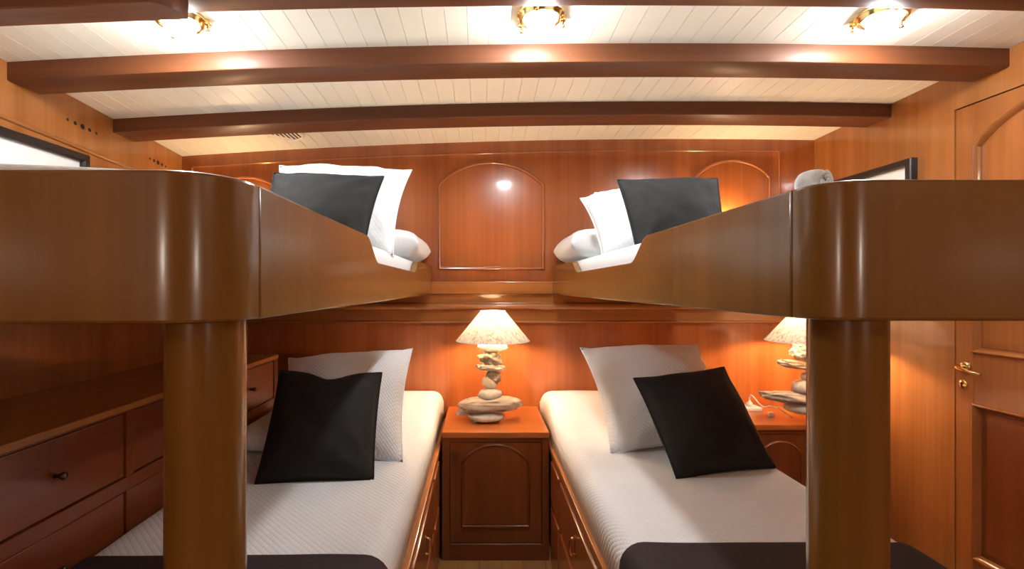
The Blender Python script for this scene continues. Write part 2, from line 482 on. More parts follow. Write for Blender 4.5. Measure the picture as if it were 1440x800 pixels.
# ------------------------------------------------------------------ ceiling beams
def beam(y0, y1, drop, x0, x1, label):
    bm = bmesh.new(); n = 36; rings = []
    r = .006
    for i in range(n + 1):
        px = x0 + (x1 - x0) * i / n; t0, t1 = zc(px, y0), zc(px, y1); zb = zc(px, y0) - drop
        ring = [(y0, t0 + .0), (y0, zb + r), (y0 + r * .3, zb + r * .3), (y0 + r, zb), (y1 - r, zb), (y1 - r * .3, zb + r * .3), (y1, zb + r), (y1, t1)]
        rings.append([bm.verts.new((px, yy, zz)) for yy, zz in ring])
    m = len(rings[0])
    for a, b in zip(rings, rings[1:]):
        for k in range(m): bm.faces.new((a[k], a[(k + 1) % m], b[(k + 1) % m], b[k]))
    bm.faces.new(rings[0]); bm.faces.new(rings[-1])
    return tag(obj('ceiling_beam', bm, M_BEAM, None, 'auto'), label, 'beam', 'dark deckhead beams')
beam(2.160, 2.304, .058, XL, XR, 'dark mahogany ceiling beam closest to the panelled back wall')
beam(1.677, 1.807, .062, XL, XR, 'dark mahogany ceiling beam with bright lamp reflections on its face, behind the ceiling lights')
beam(1.235, 1.375, .062, XL, XR, 'dark mahogany ceiling beam along the top edge, in front of the ceiling lights')
# rounded-end block under the nearest beam, left
bm = bmesh.new(); pl = []
xe = -.772; y0, y1 = 1.232, 1.318
pl = [(XL, y1), (XL, y0)] + [(XL + (xe - .06 - XL) * k / 8, y0) for k in range(1, 9)] + [(xe - .06 + .06 * math.sin(math.pi / 2 * k / 8), y0 + .075 - .075 * math.cos(math.pi / 2 * k / 8)) for k in range(1, 9)] + [(xe, y1)] + [(xe - (xe - XL) * k / 8, y1) for k in range(1, 8)]
zt = lambda px: zc(px, 1.235) - .060
a = [bm.verts.new((px, py, zt(px) - .052)) for px, py in pl]; b = [bm.verts.new((px, py, zt(px))) for px, py in pl]
bm.faces.new(a); bm.faces.new(b[::-1])
for i in range(len(pl)): bm.faces.new((a[i], b[i], b[(i + 1) % len(pl)], a[(i + 1) % len(pl)]))
bmesh.ops.recalc_face_normals(bm, faces=bm.faces[:]); soften(bm, .004, 2, 50)
tag(obj('beam_block', bm, M_BEAM, None, 'auto'), 'dark wooden block with rounded end under the front beam, top left', 'block')

# ------------------------------------------------------------------ ceiling lights
def make_light(label, mat_dome):
    t = thing('ceiling_light', label, 'ceiling light', (0, 0, 0), 'round brass ceiling lights')
    obj('brass_flange', lathe([(.062, .004), (.069, 0), (.072, -.006), (.070, -.011), (.065, -.013), (.063, -.021), (.057, -.023), (.050, -.016), (.047, .002)], (0, 0, 0), 'Z', 36), M_BRASS, t, True)
    obj('reflector', lathe([(.049, -.002), (.047, -.0105), (.041, -.006)], (0, 0, 0), 'Z', 32), M_STEEL, t, True)
    for k in range(3):
        ang = math.radians(15 + 120 * k)
        c, s = math.cos(ang), math.sin(ang)
        bm = box(-.009, .009, -.008, .008, -.014, .002, .002)
        bmesh.ops.rotate(bm, verts=bm.verts[:], cent=(0, 0, 0), matrix=Matrix.Rotation(ang, 3, 'Z'))
        bmesh.ops.translate(bm, verts=bm.verts[:], vec=(c * .074, s * .074, 0))
        lg = obj('lug', bm, M_BRASS, t, 'auto')
        obj('thumb_screw', lathe([(.0025, -.012), (.0025, -.026), (.006, -.027), (.006, -.033), (0, -.034)], (c * .074, s * .074, 0), 'Z', 12), M_BRASS, lg, True)
    dome = [(.044 * math.cos(math.pi / 2 * k / 10), -.022 - .038 * math.sin(math.pi / 2 * k / 10)) for k in range(11)]
    dome = [(.044, -.004)] + dome[:-1] + [(0, -.060)]
    obj('glass_dome', lathe(dome, (0, 0, 0), 'Z', 32), mat_dome, t, True)
    return t
def put_light(t, px, py):
    t.location = (px, py, zc(px, py) + E)
    dx = (zc(px + .02, py) - zc(px - .02, py)) / .04
    t.rotation_euler = (0.0, -math.atan(dx), 0)
put_light(make_light('lit round brass ceiling light in the middle of the row', M_DOME), .180, 1.500)
put_light(make_light('lit round brass ceiling light at the left, half behind the rounded block', M_DOME), -.895, 1.480)
put_light(make_light('lit round brass ceiling light at the right end of the row', M_DOME), 1.205, 1.490)
put_light(make_light('unseen round brass ceiling light added as fill behind the camera, left of the aisle', M_FILL_DOME), -1.30, -.90)  # this pair is added out of view to light the bunk fronts
put_light(make_light('unseen round brass ceiling light added as fill behind the camera, right of the aisle', M_FILL_DOME), 1.55, -.90)

# unseen globes added on the rear bulkhead to throw fill light under the bunks
M_FILL_GLOBE = emit('lit_fill_globe', (1.0, 0.95, 0.86), FILL_GLOBE_EMIT)
def fill_globe(px, pz, label):
    t = thing('fill_globe_light', label, 'wall light', (px, YREAR, pz), 'added fill globes')
    obj('back_plate', lathe([(.050, 0), (.048, .010), (.030, .018), (0, .019)], (px, YREAR, pz), 'Y', 28), M_BRASS, t, 'auto')
    obj('arm', tube([(px, YREAR + .015, pz), (px, YREAR + .070, pz - .008), (px, YREAR + .090, pz + .012)], .007, 10), M_BRASS, t, True)
    obj('holder', lathe([(.014, pz + .010), (.030, pz + .018), (.034, pz + .034), (0, pz + .034)], (px, YREAR + .090, 0), 'Z', 24), M_BRASS, t, 'auto')
    obj('glass_globe', lathe([(.060 * math.sin(math.pi * k / 14), pz + .088 - .060 * math.cos(math.pi * k / 14)) for k in range(15)], (px, YREAR + .090, 0), 'Z', 28), M_FILL_GLOBE, t, True)
fill_globe(-1.00, .05, 'unseen frosted globe added as fill light behind the camera on the left')
fill_globe(1.05, .05, 'unseen frosted globe added as fill light behind the camera on the right')

# ceiling vent
vx, vy = -.965, 2.43; vz = zc(vx, vy)
t = thing('ceiling_vent', 'small round slatted vent in the cream ceiling behind the rear beam', 'vent', (vx, vy, vz))
obj('backing', lathe([(.088, 0), (.088, -.003), (0, -.003)], (vx, vy, vz), 'Z', 32), M_DARK, t)  # dark disc painted as the shade behind the slats
obj('rim', lathe([(.086, 0), (.086, -.007), (.092, -.009), (.098, -.006), (.099, 0)], (vx, vy, vz), 'Z', 32), M_PLANK, t, 'auto')
for k in range(-4, 5):
    dx = k * .0200; hl = math.sqrt(max(.087 ** 2 - dx ** 2, .0004))
    obj('slat', box(vx + dx - .0046, vx + dx + .0046, vy - hl, vy + hl, vz - .0048, vz - .003), M_PLANK, t)

# ------------------------------------------------------------------ pictures on the side walls
def picture(side, y0, y1, z0, z1, label):
    s = 1 if side == 'R' else -1
    xw = XR if s > 0 else XL
    t = thing('framed_picture', label, 'picture', (xw, (y0 + y1) / 2, z0))
    mp = pmap((xw, 0, 0), (0, 1, 0), (0, 0, 1), (-s, 0, 0))
    rect = [(y0, z0), (y1, z0), (y1, z1), (y0, z1)]
    obj('frame', sweep(rect, True, mp, [(0, 0), (0, .026), (.004, .030), (.026, .030), (.032, .022), (.032, .004)]), M_FBLACK, t)
    obj('mount', box(min(xw, xw - s * .010), max(xw, xw - s * .010), y0 + .028, y1 - .028, z0 + .028, z1 - .028), M_MAT, t)
    q = .11
    obj('print', box(min(xw - s * .0105, xw - s * .012), max(xw - s * .0105, xw - s * .012), y0 + q, y1 - q, z0 + q, z1 - q), M_ART, t)
picture('R', 2.03, 2.52, .16, .530, 'black framed picture with white mount on the right wall beside the door')
picture('L', 1.10, 2.00, .14, .528, 'wide black framed pale picture on the left wall')

# ------------------------------------------------------------------ upper bunks
ZB, ZT = -.0370, .1190
def bunk(s, xi, yf, xo, rad, label, post, post_r):
    """s = -1 left, +1 right; xi inner side, yf front, xo outer side"""
    t = thing('upper_bunk', label, 'bunk', (post[0], post[1], FL), 'upper bunks')
    th = .026
    # platform
    arcp = [(xi + s * rad - s * rad * math.sin(math.pi / 2 * (1 - k / 10)) * 0 - s * rad * math.cos(math.pi / 2 * k / 10) * 0, 0) for k in range(0)]
    def corner(r_off):
        cx, cy = xi + s * rad, yf + rad
        rr = rad - r_off
        return [(cx - s * rr * math.sin(math.pi / 2 * k / 12), cy - rr * math.cos(math.pi / 2 * k / 12)) for k in range(13)]
    outer = [(xo, yf)] + corner(0) + [(xi, yf + rad + .012)]
    inner = [(xo, yf + th)] + corner(th) + [(xi + s * th, yf + rad + .012)]
    poly = outer + inner[::-1]
    top = pmap((0, 0, 0), (1, 0, 0), (0, 1, 0), (0, 0, 1))
    obj('front_board', prism(poly, top, ZB, ZT, .0035, 2), M_BOARD, t, 'flat')
    y0 = yf + rad + .012
    yend = YB - .037
    side = [(y0, ZB), (yend, ZB), (yend, .112)]
    def scurve(ya, za, yb, zb, n=8):
        return [(ya + (yb - ya) * k / n, za + (zb - za) * (.5 - .5 * math.cos(math.pi * k / n))) for k in range(n + 1)]
    side += scurve(2.085, .108, 1.955, .060) + scurve(1.265, .062, 1.131, ZT) + [(y0, ZT)]
    obj('side_board', prism(side, pmap((xi, 0, 0), (0, 1, 0), (0, 0, 1), (s, 0, 0)), 0, th, .003, 2), M_BOARD, t, 'flat')
    plat = [(xo, yf + th)] + corner(th) + [(xi + s * th, yend), (xo, yend)]
    obj('platform', prism(plat, top, ZB + .004, ZB + .024), M_TOP, t)
    if s > 0:
        obj('outer_board', box(xo - th, xo, yf + th, yend, ZB, ZT, .003), M_BOARD, t, 'flat')
    px, py = post
    zb = FL
    obj('post', lathe([(post_r, zb), (post_r, ZB + .006)], (px, py, 0), 'Z', 56), M_BOARD, t, 'auto')
bunk(-1, -.258, .500, XLL + .001, .070, 'varnished cherry upper bunk with round post, left side', (-.3195, .580), .0427)
bunk(1, .378, .546, 1.06, .048, 'varnished cherry upper bunk with round post, right side', (.4600, .626), .0427)

# ------------------------------------------------------------------ cloth helpers
def edge_samples(a, b, r, n):
    e = [r * (1 - math.cos(math.pi / 2 * k / 6)) for k in range(7)]
    mid = [a + r + (b - a - 2 * r) * k / n for k in range(1, n)]
    return [a + q for q in e] + mid + [b - q for q in e[::-1]]

def pad_mesh(x0, x1, y0, y1, zbot, height, r, nx=22, ny=40, wob=.003, seed=1.0, ends=True):
    """a soft slab: height(x,y) on top, rounded rims, straight sides"""
    bm = bmesh.new(); uvl = bm.loops.layers.uv.new('UVMap')
    xs, ys = edge_samples(x0, x1, r, nx), edge_samples(y0, y1, r, ny)
    def rim(d):
        q = 1 - min(max(d / r, 0), 1)
        return r * (1 - math.sqrt(max(0, 1 - q * q)))
    grid = []
    for yy in ys:
        row = []
        for xx in xs:
            d = rim(min(xx - x0, x1 - xx)) + (rim(min(yy - y0, y1 - yy)) if ends else 0)
            z = height(xx, yy) - min(d, r * 1.15) + wob * noise.noise(Vector((xx * 5, yy * 5, seed)))
            row.append(bm.verts.new((xx, yy, z)))
        grid.append(row)
    def quad(v):
        f = bm.faces.new(v)
        for l in f.loops: l[uvl].uv = (l.vert.co.x + (l.vert.co.z * .7), l.vert.co.y)
    for j in range(len(ys) - 1):
        for i in range(len(xs) - 1): quad((grid[j][i], grid[j][i + 1], grid[j + 1][i + 1], grid[j + 1][i]))
    border = grid[0][:] + [r_[-1] for r_ in grid[1:]] + grid[-1][::-1][1:] + [r_[0] for r_ in grid[1:-1]][::-1]
    low = [bm.verts.new((v.co.x, v.co.y, zbot)) for v in border]
    nb = len(border)
    for i in range(nb): quad((border[i], low[i], low[(i + 1) % nb], border[(i + 1) % nb]))
    bm.faces.new(low)
    return bm

def smoothstep(a, b, v):
    t = min(max((v - a) / (b - a), 0), 1); return t * t * (3 - 2 * t)

def pillow(name, corners, thick, mat, label, group, side=1, dip=0.0, pinch=.05, N=22, wr=.008, seed=0.0, power=.55, cat='pillow', back=1.0):
    """corners TL, TR, BR, BL; side = sign of the puffed front normal towards the camera"""
    TL, TR, BR, BL = [Vector(c) for c in corners]
    nrm = (TR - TL).cross(BL - TL).normalized()
    if nrm.y > 0: nrm = -nrm
    w_, h_ = ((TR - TL).length + (BR - BL).length) / 2, ((BL - TL).length + (BR - TR).length) / 2
    bm = bmesh.new(); uvl = bm.loops.layers.uv.new('UVMap')
    for sgn in (1, -1):
        grid = []
        for j in range(N + 1):
            v = math.sin(math.pi / 2 * (-1 + 2 * j / N)) * .35 + (-1 + 2 * j / N) * .65
            row = []
            for i in range(N + 1):
                u = math.sin(math.pi / 2 * (-1 + 2 * i / N)) * .35 + (-1 + 2 * i / N) * .65
                uu = u * (1 - pinch * (1 - v * v) * u * u); vv = v * (1 - pinch * (1 - u * u) * v * v)
                a, b = (uu + 1) / 2, (vv + 1) / 2
                p = (BL * (1 - a) + BR * a) * (1 - b) + (TL * (1 - a) + TR * a) * b
                e = max(0, (1 - u * u) * (1 - v * v))
                tt = thick * e ** power * (1 if sgn > 0 else back)
                wn = noise.noise(Vector((u * 2.2 + seed, v * 2.2, seed * 3.1))) + .5 * noise.noise(Vector((u * 5 + seed, v * 5, seed)))
                rid = 0.0
                for cu, cv in ((-1, -1), (1, -1), (1, 1), (-1, 1)):      # folds fanning out of each corner
                    du, dv = u - cu, v - cv; rr_ = math.hypot(du, dv)
                    ph = math.atan2(abs(dv), abs(du))
                    rid += math.exp(-((rr_ - .45) / .38) ** 2) * (math.sin(ph * 11 + cu * 2 + seed * 3 + cv) * .7 + noise.noise(Vector((ph * 4, rr_ * 2, seed + cu * 2 + cv))))
                p = p + nrm * (sgn * tt + (wr * wn + wr * .85 * rid * sgn) * min(1, e * 5))
                # creases running in from the corners
                if dip: p = p + Vector((0, 0, -dip * math.exp(-(u / .33) ** 2) * max(0, (v + .2) / 1.2) ** 2))
                row.append((bm.verts.new(p), (u * w_ / 2, v * h_ / 2)))
            grid.append(row)
        if sgn > 0:
            rim_ = [grid[0][i] for i in range(N)] + [grid[j][N] for j in range(N)] + [grid[N][N - i] for i in range(N)] + [grid[N - j][0] for j in range(N + 1)]
            rim_ = [r_[0].co.copy() for r_ in rim_]
        for j in range(N):
            for i in range(N):
                q = (grid[j][i], grid[j][i + 1], grid[j + 1][i + 1], grid[j + 1][i])
                f = bm.faces.new([k[0] for k in q])
                for l, k in zip(f.loops, q): l[uvl].uv = k[1]
    bmesh.ops.remove_doubles(bm, verts=bm.verts[:], dist=.0004)
    o = tag(obj(name, bm, mat, None, True), label, cat, group)
    obj('seam', tube(rim_, .0028, 6), mat, o, True)
    return o

# ------------------------------------------------------------------ bunk mattresses, pillows
def bunk_mattress(x0, x1, y0, y1, side, label, seed):
    def hgt(x, y):
        u = (x - (x0 + x1) / 2) / ((x1 - x0) / 2)
        return .122 + (.020 if side < 0 else .004) * (1 - u ** 4) * smoothstep(y0 + 1.2, y0 + .1, y)
    return tag(obj('bunk_mattress', pad_mesh(x0, x1, y0, y1, ZB + .025, hgt, .045, 22, 40, .003, seed), M_SHEET, None, True), label, 'mattress', 'upper bunk mattresses')
bunk_mattress(-1.20, -.286, .532, 2.618, -1, 'white quilted mattress lying in the left upper bunk', 1.3)
bunk_mattress(.406, 1.030, .580, 2.618, 1, 'white quilted mattress lying in the right upper bunk', 4.1)

def flat_pillow(x0, x1, y0, y1, z0, th, mat, label, group, seed, ry=.0):
    c = [(x0, y1, z0 + th / 2), (x1, y1, z0 + th / 2), (x1, y0, z0 + th / 2), (x0, y0, z0 + th / 2)]
    TL, TR, BR, BL = [Vector(p) for p in c]
    bm = bmesh.new(); uvl = bm.loops.layers.uv.new('UVMap'); N = 22
    for sgn in (1, -1):
        grid = []
        for j in range(N + 1):
            v = math.sin(math.pi / 2 * math.sin(math.pi / 2 * (-1 + 2 * j / N)))
            row = []
            for i in range(N + 1):
                u = math.sin(math.pi / 2 * math.sin(math.pi / 2 * (-1 + 2 * i / N)))
                uu = u * (1 - .04 * (1 - v * v)); vv = v * (1 - .04 * (1 - u * u)); a, b = (uu + 1) / 2, (vv + 1) / 2
                p = (BL * (1 - a) + BR * a) * (1 - b) + (TL * (1 - a) + TR * a) * b
                e = max(0, (1 - abs(u) ** 7) * (1 - abs(v) ** 5))
                p = p + Vector((0, 0, sgn * th / 2 * e ** .38 + .004 * noise.noise(Vector((u * 2, v * 2, seed)))))
                row.append((bm.verts.new(p), (u * .3, v * .3)))
            grid.append(row)
        for j in range(N):
            for i in range(N):
                q = (grid[j][i], grid[j][i + 1], grid[j + 1][i + 1], grid[j + 1][i])
                f = bm.faces.new([k[0] for k in q])
                for l, k in zip(f.loops, q): l[uvl].uv = k[1]
    bmesh.ops.remove_doubles(bm, verts=bm.verts[:], dist=.0004)
    return tag(obj('flat_pillow', bm, mat, None, True), label, 'pillow', group)
flat_pillow(-.95, -.262, 2.10, 2.61, .112, .150, M_SHEET, 'white pillow lying flat at the head of the left upper bunk', 'flat pillows on the bunks', 1.0)
flat_pillow(.382, .99, 2.10, 2.61, .112, .150, M_SHEET, 'white pillow lying flat at the head of the right upper bunk', 'flat pillows on the bunks', 2.0)

def PX(px, py, Y): return ((px - 676) * Y / 700, Y, (404 - py) * Y / 700)
pillow('pillow', [PX(393, 233, 1.86), PX(579, 239, 1.90), (-.285, 1.62, .100), (-.70, 1.60, .100)], .100, M_SHEET,
       'white pillow leaning behind the charcoal cushion on the left upper bunk', 'white pillows', pinch=.09, seed=2.0)
pillow('throw_cushion', [PX(385, 243, 1.66), PX(540, 248, 1.66), (-.345, 1.47, .105), (-.672, 1.47, .105)], .060, M_CHAR,
       'square charcoal cushion on the left upper bunk', 'dark throw cushions', pinch=.05, seed=5.0, cat='cushion')
pillow('pillow', [PX(816, 279, 1.98), PX(940, 258, 1.92), (.70, 1.66, .11), (.43, 1.76, .11)], .095, M_SHEET,
       'white pillow leaning behind the charcoal cushion on the right upper bunk', 'white pillows', pinch=.09, seed=7.0)
pillow('throw_cushion', [PX(868, 253, 1.66), PX(1009, 251, 1.62), (.705, 1.42, .112), (.470, 1.50, .112)], .055, M_CHAR,
       'square charcoal cushion on the right upper bunk', 'dark throw cushions', pinch=.03, seed=9.0, cat='cushion')

# rolled towel at the foot of the right bunk
tx, ty, tz, tr = .520, .78, .160, .0235
t = thing('rolled_towel', 'small white rolled towel at the foot corner of the right upper bunk', 'towel', (tx, ty, tz - tr))
dirv = Vector((.55, -.83, 0)).normalized()
bm = bmesh.new(); prof = []
rings = []
for k in range(9):
    q = k / 8; rr = tr * (1 - .35 * abs(2 * q - 1) ** 4)
    p = Vector((tx, ty, tz)) - dirv * (.020 - .040 * q)
    a = Vector((-dirv.y, dirv.x, 0)); b = Vector((0, 0, 1))
    rings.append([bm.verts.new(p + (a * math.cos(2 * math.pi * j / 20) + b * math.sin(2 * math.pi * j / 20)) * rr * (1 + .03 * noise.noise(Vector((q * 4, j * .6, 2))))) for j in range(20)])
for a, b in zip(rings, rings[1:]):
    for j in range(20): bm.faces.new((a[j], a[(j + 1) % 20], b[(j + 1) % 20], b[j]))
bm.faces.new(rings[0]); bm.faces.new(rings[-1])
obj('roll', bm, M_TOWEL, t, True)
a = Vector((-dirv.y, dirv.x, 0)); spiral = []
for j in range(40):
    th = j * .42; rr = .006 + tr * .6 * j / 40
    spiral.append(Vector((tx, ty, tz)) + dirv * .0205 + a * math.cos(th) * rr + Vector((0, 0, 1)) * math.sin(th) * rr)
obj('rolled_edge', tube(spiral, .0022, 6), M_TOWEL, t, True)

# ------------------------------------------------------------------ lower beds
ZRAIL, ZM = -.698, -.575
def lower_bed(s, xin, xout, yf, label):
    """bed base with a cap rail and drawers on the aisle face"""
    x0, x1 = min(xin, xout), max(xin, xout)
    t = thing('drawer_bed', label, 'bed', ((x0 + x1) / 2, (yf + YB) / 2, FL), 'lower beds')
    f = .016
    xf = xin + s * f                                            # core face behind the frame
    obj('body', box(min(xf, xout), max(xf, xout), yf + .01, YB - .004, FL, ZRAIL - .02), M_FRAME, t)
    a, b = sorted((xin - s * .004, xin + s * .034))
    obj('cap_rail', box(a, b, yf, YB - .004, ZRAIL - .022, ZRAIL, .003), M_RAILY, t, 'flat')
    a, b = sorted((xf, xin))
    for z0, z1 in ((-.742, -.720), (-.938, -.918), (FL, -1.120)):
        obj('rail', box(a, b, yf, 2.17, z0, z1, .001, 1), M_FRAME, t)
    ys = [yf + .012, 1.225, 1.245, 1.905, 1.935, 2.17]
    for y0, y1 in ((yf, yf + .03), (1.222, 1.248), (1.908, 1.934), (2.14, 2.17)):
        obj('stile', box(a, b, y0, y1, FL + .08, -.742, .001, 1), M_FRAME, t)
    dx0, dx1 = sorted((xf, xin - s * .006))
    hx = xin - s * .006
    for z0, z1 in ((-.915, -.745), (-1.117, -.941)):
        for y0, y1 in ((yf + .033, 1.219), (1.251, 1.905), (1.937, 2.137)):
            d = obj('drawer', box(dx0, dx1, y0, y1, z0, z1, .004, 2), M_DRAW, t, 'flat')
            if y1 - y0 < .3: continue
            yc, zcn = (y0 + y1) / 2, (z0 + z1) / 2 + .01
            h = obj('handle', tube([(hx, yc, zcn + .024), (hx - s * .012, yc, zcn + .024), (hx - s * .016, yc, zcn + .014), (hx - s * .016, yc, zcn - .016), (hx - s * .012, yc, zcn - .026), (hx, yc, zcn - .026)], .0042, 8), M_BRASS, d, True)
            obj('back_plate', box(*sorted((hx, hx - s * .002)), yc - .010, yc + .010, zcn - .034, zcn + .032, .0008, 1), M_BRASS, d)
    return t
lower_bed(-1, -.182, -.868, .66, 'cherry bed base with drawers under the left lower mattress')
lower_bed(1, .306, .972, .70, 'cherry bed base with drawers under the right lower mattress')

def mat_h(x, y):
    return ZM + .052 * smoothstep(1.95, 2.35, y) * (1 - .3 * smoothstep(2.45, 2.62, y))
tag(obj('mattress', pad_mesh(-.866, -.196, .665, 2.640, ZRAIL, mat_h, .055, 26, 60, .004, 1.0), M_QUILT, None, True),
    'white quilted mattress on the left lower bed', 'mattress', 'lower mattresses')
tag(obj('mattress', pad_mesh(.314, .978, .705, 2.640, ZRAIL, mat_h, .055, 26, 60, .004, 6.0), M_QUILT, None, True),
    'white quilted mattress on the right lower bed', 'mattress', 'lower mattresses')
def throw(x0, x1, y0, y1, label, seed):
    def hh(x, y): return ZM + .007 + .004 * noise.noise(Vector((x * 4, y * 5, seed)))
    bm = pad_mesh(x0 - .006, x1 + .006, y0, y1, ZRAIL + .002, hh, .055, 26, 20, .003, seed, False)
    return tag(obj('bed_throw', bm, M_PLUM, None, True), label, 'throw', 'dark bed throws')
throw(-.866, -.196, .650, 1.055, 'dark plum throw across the foot of the left lower bed', 3.0)
throw(.314, .978, .690, 1.108, 'dark plum throw across the foot of the right lower bed', 8.0)

# pillows and cushions on the lower beds
flat_pillow(-.850, -.40, 1.66, 2.14, ZM + .004, .095, M_PQUILT, 'white pillow lying flat against the drawers on the left lower bed', 'flat pillows on the bunks', 4.0)
pillow('pillow', [PX(406, 504, 1.98), PX(580, 490, 2.00), PX(567, 652, 1.635), (-.70, 1.66, ZM + .004)], .125, M_PQUILT,
       'white quilted pillow propped behind the black cushion on the left lower bed', 'white pillows', pinch=.09, seed=11.0)
pillow('throw_cushion', [PX(394, 521, 1.70), PX(537, 524, 1.72), PX(525, 676, 1.49), PX(358, 682, 1.45)], .088, M_BLACK,
       'black square cushion with dented top on the left lower bed', 'dark throw cushions', dip=.030, pinch=.04, seed=13.0, cat='cushion')
pillow('pillow', [PX(816, 489, 2.10), PX(980, 484, 2.14), (.96, 1.80, ZM + .01), PX(859, 640, 1.715)], .125, M_PQUILT,
       'white quilted pillow propped behind the black cushion on the right lower bed', 'white pillows', pinch=.10, seed=17.0)
pillow('throw_cushion', [PX(891, 532, 1.74), PX(1018, 516, 1.80), PX(1091, 658, 1.58), PX(952, 674, 1.49)], .088, M_BLACK,
       'black square cushion leaning askew on the right lower bed', 'dark throw cushions', pinch=.045, seed=19.0, cat='cushion')

# ------------------------------------------------------------------ nightstands
ZN = -.635
def nightstand(x0, x1, y0, zt, dx0, dx1, au0, au1, asp, aap, label, knob=True):
    t = thing('nightstand', label, 'nightstand', ((x0 + x1) / 2, (y0 + YB) / 2, FL), 'cherry nightstands')
    yf = y0 + .006
    obj('top', box(x0 - .002, x1 + .002, y0, YB - .002, zt - .026, zt, .003), wood_top, t, 'flat')
    obj('body', box(x0, x1, yf + .022, YB - .002, FL, zt - .026), M_DOORV, t)
    for a, b in ((x0, dx0 - .002), (dx1 + .002, x1)):
        obj('stile', box(a, b, yf, yf + .022, FL, zt - .026, .001, 1), M_DOORV, t)
    zd0, zd1 = FL + .075, zt - .046
    obj('rail', box(dx0 - .002, dx1 + .002, yf, yf + .022, zd1 + .002, zt - .026, .001, 1), M_DOORX, t)
    obj('plinth', box(dx0 - .002, dx1 + .002, yf, yf + .022, FL, zd0 - .002, .001, 1), M_DOORX, t)
    d = obj('door', box(dx0, dx1, yf + .003, yf + .022, zd0, zd1, .0015, 1), M_DOORV, t)
    mp = pmap((0, yf + .003, 0), (1, 0, 0), (0, 0, 1), (0, -1, 0))
    obj('arched_panel', raised(arch(au0, au1, zd0 + .075, asp, aap, 20), mp, .003, .010), M_DOORV, d)
    obj('moulding', sweep(arch(au0, au1, zd0 + .075, asp, aap, 20), True, mp, half_round(.011, .008)), M_DOORX, d, 'auto')
    if knob:
        obj('knob', lathe([(.004, 0), (.004, -.010), (.008, -.014), (.009, -.019), (.006, -.023), (0, -.024)], (dx0 + .022, yf + .003, zd1 - .048), 'Y', 16), M_BRONZE, d, True)
M_DOORX = wood('mahogany_across', (0.145, 0.036, 0.009), (0.22, 0.058, 0.014), 'X', 0.28, 0.5)
wood_top = wood('cherry_nightstand_top', (0.40, 0.115, 0.024), (0.52, 0.16, 0.034), 'X', 0.28, 0.5)
nightstand(-.170, .300, 2.180, ZN, -.135, .268, -.082, .212, -.770, -.692, 'cherry nightstand with arched door between the two lower beds')
nightstand(.990, 1.780, 2.300, ZN, 1.24, 1.54, 1.295, 1.485, -.775, -.715, 'cherry nightstand at the right wall, behind the round post', False)

# ------------------------------------------------------------------ drawer cabinet along the left hull
XF = -.880; CY0, CY1 = .25, 2.160
t = thing('drawer_cabinet', 'long dark cherry drawer cabinet along the left wall', 'cabinet', ((XLL + XF) / 2, (CY0 + CY1) / 2, FL))
obj('top', box(XLL, XF + .004, CY0, CY1, -.306, -.290, .0025), M_TOP, t, 'flat')
obj('body', box(XLL, XF - .022, CY0, CY1 - .001, FL, -.306), M_DRAW, t)
rows = ((-.472, -.311), (-.668, -.505))
cols = ((.40, .802), (.830, 1.237), (1.265, 1.665), (1.695, 2.124))
for z0, z1 in ((-.311, -.306), (-.505, -.472), (FL, -.668)):
    obj('rail', box(XF - .022, XF, CY0, CY1, z0, z1, .001, 1), M_FRAME, t)
for y0, y1 in ((CY0, .40), (.802, .830), (1.237, 1.265), (1.665, 1.695), (2.124, CY1)):
    for z0, z1 in rows:
        obj('stile', box(XF - .022, XF, y0, y1, z0, z1, .001, 1), M_FRAME, t)
for z0, z1 in rows:
    for y0, y1 in cols:
        d = obj('drawer', box(XF - .022, XF - .004, y0 + .003, y1 - .003, z0 + .003, z1 - .003, .003, 2), M_DRAW, t, 'flat')
        obj('knob', lathe([(.005, 0), (.004, .008), (.0075, .015), (.0085, .019), (.006, .023), (0, .024)], (XF - .004, (y0 + y1) / 2, (z0 + z1) / 2), 'X', 16), M_BRONZE, d, True)

# ------------------------------------------------------------------ table lamps of stacked stones and driftwood
def lump(c, r, mat, parent, name, seed, rot=(0, 0, 0), amp=.12, freq=1.6, sub=3, pw=1.0):
    bm = bmesh.new()
    bmesh.ops.create_icosphere(bm, subdivisions=sub, radius=1.0)
    R = Euler([math.radians(a) for a in rot]).to_matrix()
    for v in bm.verts:
        n_ = noise.noise(v.co * freq + Vector((seed * 7.3, seed * 3.1, seed))) + .45 * noise.noise(v.co * freq * 2.7 + Vector((seed, seed * 5, 1)))
        p = v.co * (1 + amp * n_)
        p = Vector([math.copysign(abs(q) ** pw, q) for q in p])
        p = Vector((p.x * r[0], p.y * r[1], p.z * r[2]))
        v.co = R @ p + Vector(c)
    return obj(name, bm, mat, parent, True)

